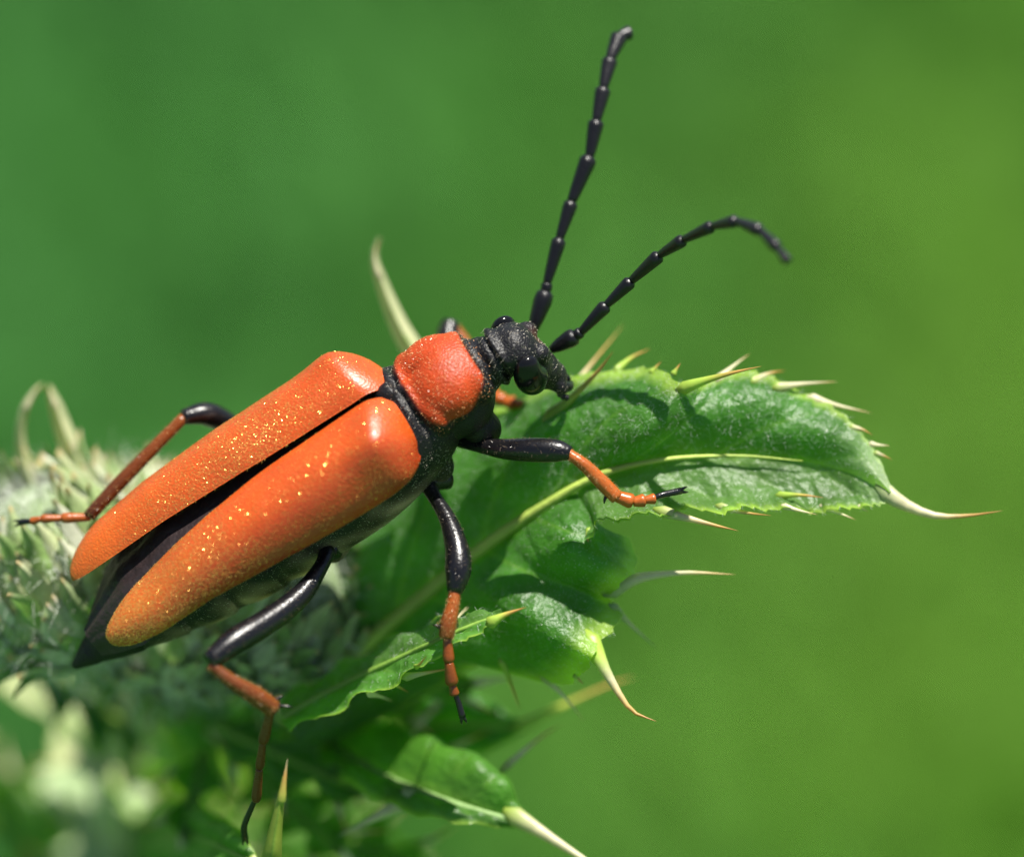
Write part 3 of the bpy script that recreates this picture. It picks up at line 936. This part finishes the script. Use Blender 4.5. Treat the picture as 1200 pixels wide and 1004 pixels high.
def make_elytron(s):
    """s=+1 right (near) wing case, -1 left."""
    nu, nv = 110, 36
    uu = np.concatenate([.10 * (1 - np.cos(np.linspace(0, math.pi / 2, 22))), np.linspace(.105, .86, 58), .86 + .14 * np.sin(np.linspace(0, math.pi / 2, 31))[1:]])
    prof = np.array([(0, -.016), (.06, -.005), (.2, .012), (.4, .022), (.6, .010), (.78, -.025), (.91, -.075), (.985, -.125), (.99, -.165), (.955, -.185)])
    pr = catmull(prof, nv)
    V = np.zeros((len(uu), nv, 3))
    L = 1.15 if s > 0 else 1.17
    for i, u in enumerate(uu):
        if s > 0:
            rin = .003 + lerp_table(u, [0, .12, .4, .6, .75, .9, 1], [.012, .004, .010, .028, .052, .082, .10])
        else:
            rin = .003 + lerp_table(u, [0, .12, .4, .7, .9, 1], [.012, .006, .016, .045, .062, .07])
        rout = lerp_table(u, [0, .06, .12, .3, .5, .7, .85, .95, 1], [.235, .252, .258, .258, .254, .246, .23, .21, .19])
        if s < 0:
            rout += .022
        else:
            rout -= lerp_table(u, [0, .4, .7, .9, 1], [0, .004, .014, -.004, -.02])
        dt = lerp_table(u, [0, .08, .2, .45, .7, .9, 1], [-.005, .012, .018, .03, .022, .0, -.015])
        cf = 1 - math.sqrt(max(0, 1 - max(0, (.10 - u) / .10) ** 2))
        cr = 1 - math.sqrt(max(0, 1 - max(0, (u - .86) / .14) ** 2))
        r = rin + (rout - rin) * pr[:, 0]
        d = dt + pr[:, 1] * (rout - rin) / .26 * (1 - lerp_table(u, [0, .2, .6, 1], [0, .05, .18, .25]))
        r = r + (.115 - r) * ((.16 + .5 * pr[:, 0] ** 2) * cf) + ((.155 if s > 0 else .11) - r) * (.86 * cr)
        d = d + (-.165 - d) * (.88 * cf) + (-.05 - d) * (.75 * cr)
        # humeral bump
        d = d + .022 * math.exp(-((u - .09) / .07) ** 2) * np.exp(-((pr[:, 0] - .72) / .2) ** 2)
        V[i, :, 0] = .04 - (.06 if s > 0 else .05) * pr[:, 0] * (1 - u) - u * L - (.005 if s > 0 else 0)
        V[i, :, 1] = s * r
        V[i, :, 2] = d
    loc = V.reshape(-1, 3)
    nr = len(uu)
    f = []
    for i in range(nr - 1):
        for j in range(nv - 1):
            q = (i * nv + j, i * nv + j + 1, (i + 1) * nv + j + 1, (i + 1) * nv + j)
            f.append(q if s > 0 else q[::-1])
    # thickness: an inner sheet and a rim
    W = Bl(loc)
    gu = np.gradient(W.reshape(nr, nv, 3), axis=0)
    gv = np.gradient(W.reshape(nr, nv, 3), axis=1)
    n = norm(np.cross(gv, gu)) * s
    ctr = Bl([[-.5, s * .13, -.3]])[0]
    sg = np.sign(np.sum(n * (W.reshape(nr, nv, 3) - ctr), -1).mean())
    n = (n * sg).reshape(-1, 3)
    inner = W - n * .010
    N0 = len(W)
    f2 = [tuple(N0 + k for k in q[::-1]) for q in f]
    ring = [i * nv for i in range(nr)] + [(nr - 1) * nv + j for j in range(1, nv)] + [i * nv + nv - 1 for i in range(nr - 2, -1, -1)] + [j for j in range(nv - 2, 0, -1)]
    f3 = []
    for a, b in zip(ring, ring[1:] + ring[:1]):
        f3.append((a, b, N0 + b, N0 + a))
    u_ = np.repeat(uu, nv)
    v_ = np.tile(pr[:, 0], nr)
    c = np.tile(C_ELY, (len(W), 1))
    warm = np.clip((u_ - .55) / .45, 0, 1)[:, None]
    c = c * (1 - warm * .8) + np.array([.50, .105, .006]) * warm * .8
    red = (np.clip((v_ - .6) / .4, 0, 1) * .85)[:, None]
    c = c * (1 - red) + np.array([.34, .030, .004]) * red
    mb = MB()
    mb.add(np.vstack([W, inner]), f + f2 + f3, np.vstack([c, c * .5]))
    ob = mb.build('elytron', M_elytra, beetle)
    hb = [tuple(q) if s > 0 else tuple(q[::-1]) for q in f]
    # orient outwards for the hairs
    a, b, cc_ = W[f[50][0]], W[f[50][1]], W[f[50][2]]
    outw = np.cross(b - a, cc_ - a) @ (a - ctr) > 0
    hf = f if outw else [q[::-1] for q in f]
    def shimmer(ctr_, n_):
        q = local(ctr_)
        if s > 0:
            return .12 + np.clip((-.45 - q[:, 0]) / .5, 0, 1) ** 1.5
        return .12 + np.exp(-((q[:, 0] + .5) / .3) ** 2)
    hairs(W, hf, 13000, .009, .00045, (.95, .55, .12), ob, 'golden_hair', spread=.8, lie=.15, flow=-Fw * .9, seed=20 + s, mat=M_gold, mask=shimmer)
    return ob


for s, lab in ((1, 'orange wing case on the side with the raised leaf feet'), (-1, 'orange wing case with the dense golden glitter')):
    make_elytron(s)

# folded hind wings showing dark between the wing cases
mb = MB()
fs = np.linspace(-.12, -1.20, 50)
hw = np.interp(-fs, [.12, .4, .8, 1.05, 1.2], [.05, .14, .19, .17, .06])
dt = np.interp(-fs, [.12, .4, .8, 1.0, 1.2], [-.05, -.03, -.03, -.07, -.16])
xs = np.linspace(-1, 1, 15)
V = np.stack([np.repeat(fs[:, None], 15, 1), hw[:, None] * xs[None], dt[:, None] - .07 * (xs[None] ** 2) + .006 * np.sin(xs * 14)[None] + .004 * np.sin(fs * 40)[:, None] * xs[None]], -1)
ff = [(i * 15 + j, i * 15 + j + 1, (i + 1) * 15 + j + 1, (i + 1) * 15 + j) for i in range(49) for j in range(14)]
mb.add(Bl(V.reshape(-1, 3)), ff, np.array([.022, .013, .013]))
mb.build('hind_wing', M_wing, beetle)

# eyes
for s in (-1, 1):
    bm = bmesh.new()
    bmesh.ops.create_icosphere(bm, subdivisions=4, radius=1)
    v = np.array([x.co[:] for x in bm.verts])
    f = [tuple(q.index for q in p.verts) for p in bm.faces]
    bm.verts.ensure_lookup_table()
    bm.free()
    # kidney form: a shallow notch at the antenna's side
    notch = np.exp(-((v[:, 0] - 1) / .45) ** 2 - ((v[:, 2] - .35) / .4) ** 2)
    loc = v * np.array([.054, .036, .088])
    loc[:, 0] -= .012 * notch
    ang = -.22
    x, z = loc[:, 0].copy(), loc[:, 2].copy()
    loc[:, 0], loc[:, 2] = x * math.cos(ang) - z * math.sin(ang), x * math.sin(ang) + z * math.cos(ang)
    loc += np.array([.374, .022 + s * .088, -.243])
    mb = MB()
    mb.add(Bl(loc), f, np.array([.006, .006, .007]))
    mb.build('eye', M_eye, beetle)

# mandibles and palps
for s in (-1, 1):
    mb = MB()
    a = Bl([[.415, .044 + s * .03, -.425], [.427, .048 + s * .028, -.445], [.437, .05 + s * .014, -.46], [.442, .05 + s * .004, -.466]])
    a = catmull(a, 12)
    tube(mb, a, np.linspace(.022, .006, 12), C_BLK, seg=10)
    mb.build('mandible', M_leg, beetle)
    mb = MB()
    a = catmull(Bl([[.395, .044 + s * .04, -.43], [.40, .05 + s * .045, -.448], [.41, .055 + s * .045, -.46]]), 14)
    rr = .0085 * (1 + .35 * np.sin(np.linspace(0, 3 * math.pi, 14)) ** 2)
    tube(mb, a, rr, C_BLK, seg=8)
    mb.build('palp', M_leg, beetle)


# antennae: scape, then ten segments
def antenna(pts, wid):
    part = None
    n = len(pts) - 1
    W3 = PA(pts)
    for i in range(n):
        a, b = W3[i], W3[i + 1]
        t = np.linspace(0, 1, 12)
        path = a + (b - a) * t[:, None]
        w = wid[i] / PXBU
        if i == 0:
            r = w * np.interp(t, [0, .1, .3, .75, .93, 1], [.45, .55, .75, 1, .9, .5])
        elif i == 1:
            r = w * np.interp(t, [0, .3, .8, 1], [.7, 1, 1, .6])
        else:
            r = w * np.interp(t, [0, .06, .3, .85, .96, 1], [.52, .6, .74, 1.0, .97, .5])
        ln = np.linalg.norm(b - a)
        path = path + (b - a) / ln * np.linspace(-.004, .003, 12)[:, None]
        mb = MB()
        tube(mb, path, r, C_BLK * (1 + .25 * max(0, i - 4)), seg=12)
        if part is None:
            part = mb.build('antenna', M_ant, beetle)
        else:
            mb.build('antenna_segment', M_ant, part)
    return part


antenna([(624, 388, -.19), (640, 341, -.19), (641, 332, -.19), (656, 279, -.19), (670, 236, -.2), (691, 183, -.21), (699, 141, -.22), (707, 103, -.24), (715, 69, -.27), (726, 42, -.31), (737, 39, -.33)],
        [11.5, 7, 9, 9, 10.5, 10, 9.8, 9.8, 10.5, 9])
antenna([(647, 409, -.13), (675, 393, -.10), (681, 389, -.09), (711, 357, -.05), (740, 329, -.01), (773, 299, .07), (801, 281, .15), (835, 265, .25), (863, 259, .34), (891, 270, .43), (911, 290, .5), (923, 306, .54)],
        [11, 7, 8.5, 8.2, 8.6, 8, 7.8, 7.8, 7.8, 7.2, 6])


# legs
def seg_tube(mb, pts, rad, colr, n=18, seg=14):
    a = catmull(np.hstack([np.asarray(pts, float), np.asarray(rad, float)[:, None]]), n)
    tube(mb, PA(a[:, :3]), np.maximum(a[:, 3], .6) / PXBU, colr, seg=seg)


def leg(coxa, femur, fr, tibia, tr, tarsi, tw, claw, tib_c=(C_ORG, C_ORG), spur=None, tar_c=C_ORG):
    mb = MB()
    c0 = to_px(Bl([coxa]))[0]
    f0 = np.array(femur[0], float)
    seg_tube(mb, [c0, (c0 + f0) / 2, f0], [13, 12, fr[0] * 1.1], C_BLK, n=8)
    seg_tube(mb, femur, fr, C_BLK, n=26)
    L = mb.build('leg', M_leg, beetle)
    hairs(mb.verts(), mb.f, 600, .013, .0004, (.16, .12, .08), L, 'leg_hair', lie=.35, seed=int(abs(femur[0][0])))
    mb = MB()
    a = catmull(np.hstack([np.asarray(tibia, float), np.asarray(tr, float)[:, None]]), 20)
    k = np.linspace(0, 1, 20)[:, None]
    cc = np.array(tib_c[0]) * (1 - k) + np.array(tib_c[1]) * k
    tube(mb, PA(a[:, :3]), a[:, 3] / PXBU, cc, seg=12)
    if spur:
        for sp_ in spur:
            seg_tube(mb, sp_, [3, 2, .7], C_BLK, n=6, seg=6)
    t = mb.build('tibia', M_leg, L)
    hairs(mb.verts(), mb.f, 600, .013, .0004, (.5, .3, .12), t, 'leg_hair', lie=.35, seed=int(abs(femur[0][1])))
    mb = MB()
    tar = np.array(tarsi, float)
    for i in range(len(tar) - 1):
        a, b = tar[i], tar[i + 1]
        w = tw[i]
        p = [a + (b - a) * q for q in (0, .15, .5, .85, 1.0)]
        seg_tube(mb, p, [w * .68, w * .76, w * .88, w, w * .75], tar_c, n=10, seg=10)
    cl = np.array(claw, float)
    seg_tube(mb, cl, np.linspace(3.0, 4.2, len(cl)), C_BLK * 1.3, n=10, seg=10)
    d = cl[-1] - cl[-2]
    d = d / np.linalg.norm(d[:2])
    pn = np.array([-d[1], d[0], 0])
    for s in (-1, 1):
        seg_tube(mb, [cl[-1] - d * 2, cl[-1] + d * 4 + pn * s * 2.5, cl[-1] + d * 8 + pn * s * 3 + np.array([0, 0, -.02])], [2.6, 1.8, .7], C_BLK * 1.5, n=6, seg=6)
    mb.build('tarsus', M_leg, L)
    return L


# right fore leg, on the broad leaf
leg((.15, .11, -.36), [(540, 514, -.08), (560, 521, -.04), (590, 526, 0), (625, 527, .04), (652, 528, .06), (669, 531, .07)], [11, 9, 12, 14.5, 13.5, 8],
    [(664, 530, .07), (685, 545, .07), (706, 566, .055), (723, 583, .045)], [6, 7.5, 9, 8.5],
    [(719, 580, .045), (742, 588, .04), (756, 586, .035), (768, 584, .03)], [9, 8, 6.5], [(762, 586, .03), (775, 580, .03), (798, 575, .0)],
    spur=[[(713, 578, .05), (709, 584, .05), (708, 590, .05)]])
# right middle leg
leg((-.03, .13, -.40), [(500, 565, -.06), (509, 582, -.03), (524, 607, .02), (535, 640, .07), (537, 668, .1), (533, 694, .11)], [11, 8.5, 10, 14, 15.5, 9],
    [(533, 690, .11), (531, 708, .12), (526, 728, .12), (523, 746, .11)], [7, 7.5, 9.5, 9],
    [(524, 744, .11), (526, 776, .10), (530, 802, .08), (533, 814, .07)], [7, 7.8, 6], [(532, 810, .07), (537, 822, .06), (542, 840, .05)],
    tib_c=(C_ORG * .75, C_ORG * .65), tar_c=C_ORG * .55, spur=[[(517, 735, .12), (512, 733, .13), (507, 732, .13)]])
# right hind leg
leg((-.43, .14, -.36), [(384, 644, 0), (376, 664, .04), (352, 698, .1), (315, 727, .17), (275, 752, .24), (245, 775, .28)], [10, 9, 13, 15, 15.5, 11],
    [(246, 778, .28), (270, 797, .27), (298, 814, .24), (320, 830, .2)], [7, 8.5, 11, 11],
    [(318, 828, .2), (308, 870, .12), (304, 900, .06), (300, 938, .0)], [6.8, 5.6, 6.2], [(301, 932, .01), (293, 950, -.04), (286, 968, -.08), (287, 982, -.12)],
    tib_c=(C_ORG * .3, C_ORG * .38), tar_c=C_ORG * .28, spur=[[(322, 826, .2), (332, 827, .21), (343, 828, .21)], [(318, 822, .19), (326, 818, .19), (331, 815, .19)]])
# left hind leg: knee above the wing case, foot on the bud
leg((-.43, -.14, -.36), [(330, 560, -.34), (290, 515, -.32), (262, 494, -.27), (240, 485, -.23), (214, 489, -.2)], [10, 12, 14, 14, 9],
    [(216, 489, -.2), (185, 520, -.19), (140, 566, -.18), (104, 605, -.17)], [7, 7.5, 8.5, 8],
    [(106, 606, -.17), (72, 607, -.17), (48, 608, -.17), (36, 611, -.18)], [6.5, 5.5, 5], [(38, 611, -.18), (30, 611, -.19), (24, 612, -.2)],
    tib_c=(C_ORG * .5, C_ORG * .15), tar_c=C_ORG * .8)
# left fore leg: knee behind the neck shield, foot behind the head
leg((.15, -.11, -.36), [(525, 455, -.33), (524, 420, -.42), (525, 395, -.46), (528, 378, -.48)], [10, 12, 14, 11],
    [(528, 380, -.48), (545, 404, -.47), (562, 435, -.44), (578, 462, -.41)], [8, 9, 9.5, 9],
    [(578, 462, -.41), (590, 470, -.40), (604, 473, -.39), (612, 474, -.385)], [9, 9, 7], [(608, 474, -.385), (618, 475, -.38), (630, 474, -.375)],
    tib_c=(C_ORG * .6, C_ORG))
# left middle leg, hidden behind the body
leg((-.03, -.13, -.40), [(440, 520, -.36), (425, 480, -.42), (415, 450, -.5), (412, 430, -.55)], [10, 12, 14, 9],
    [(412, 432, -.55), (425, 460, -.6), (440, 490, -.62), (450, 515, -.62)], [7, 8, 9, 8.5],
    [(450, 515, -.62), (462, 535, -.61), (470, 548, -.60), (476, 556, -.6)], [8, 8, 6], [(474, 553, -.6), (482, 562, -.59), (490, 570, -.58)])
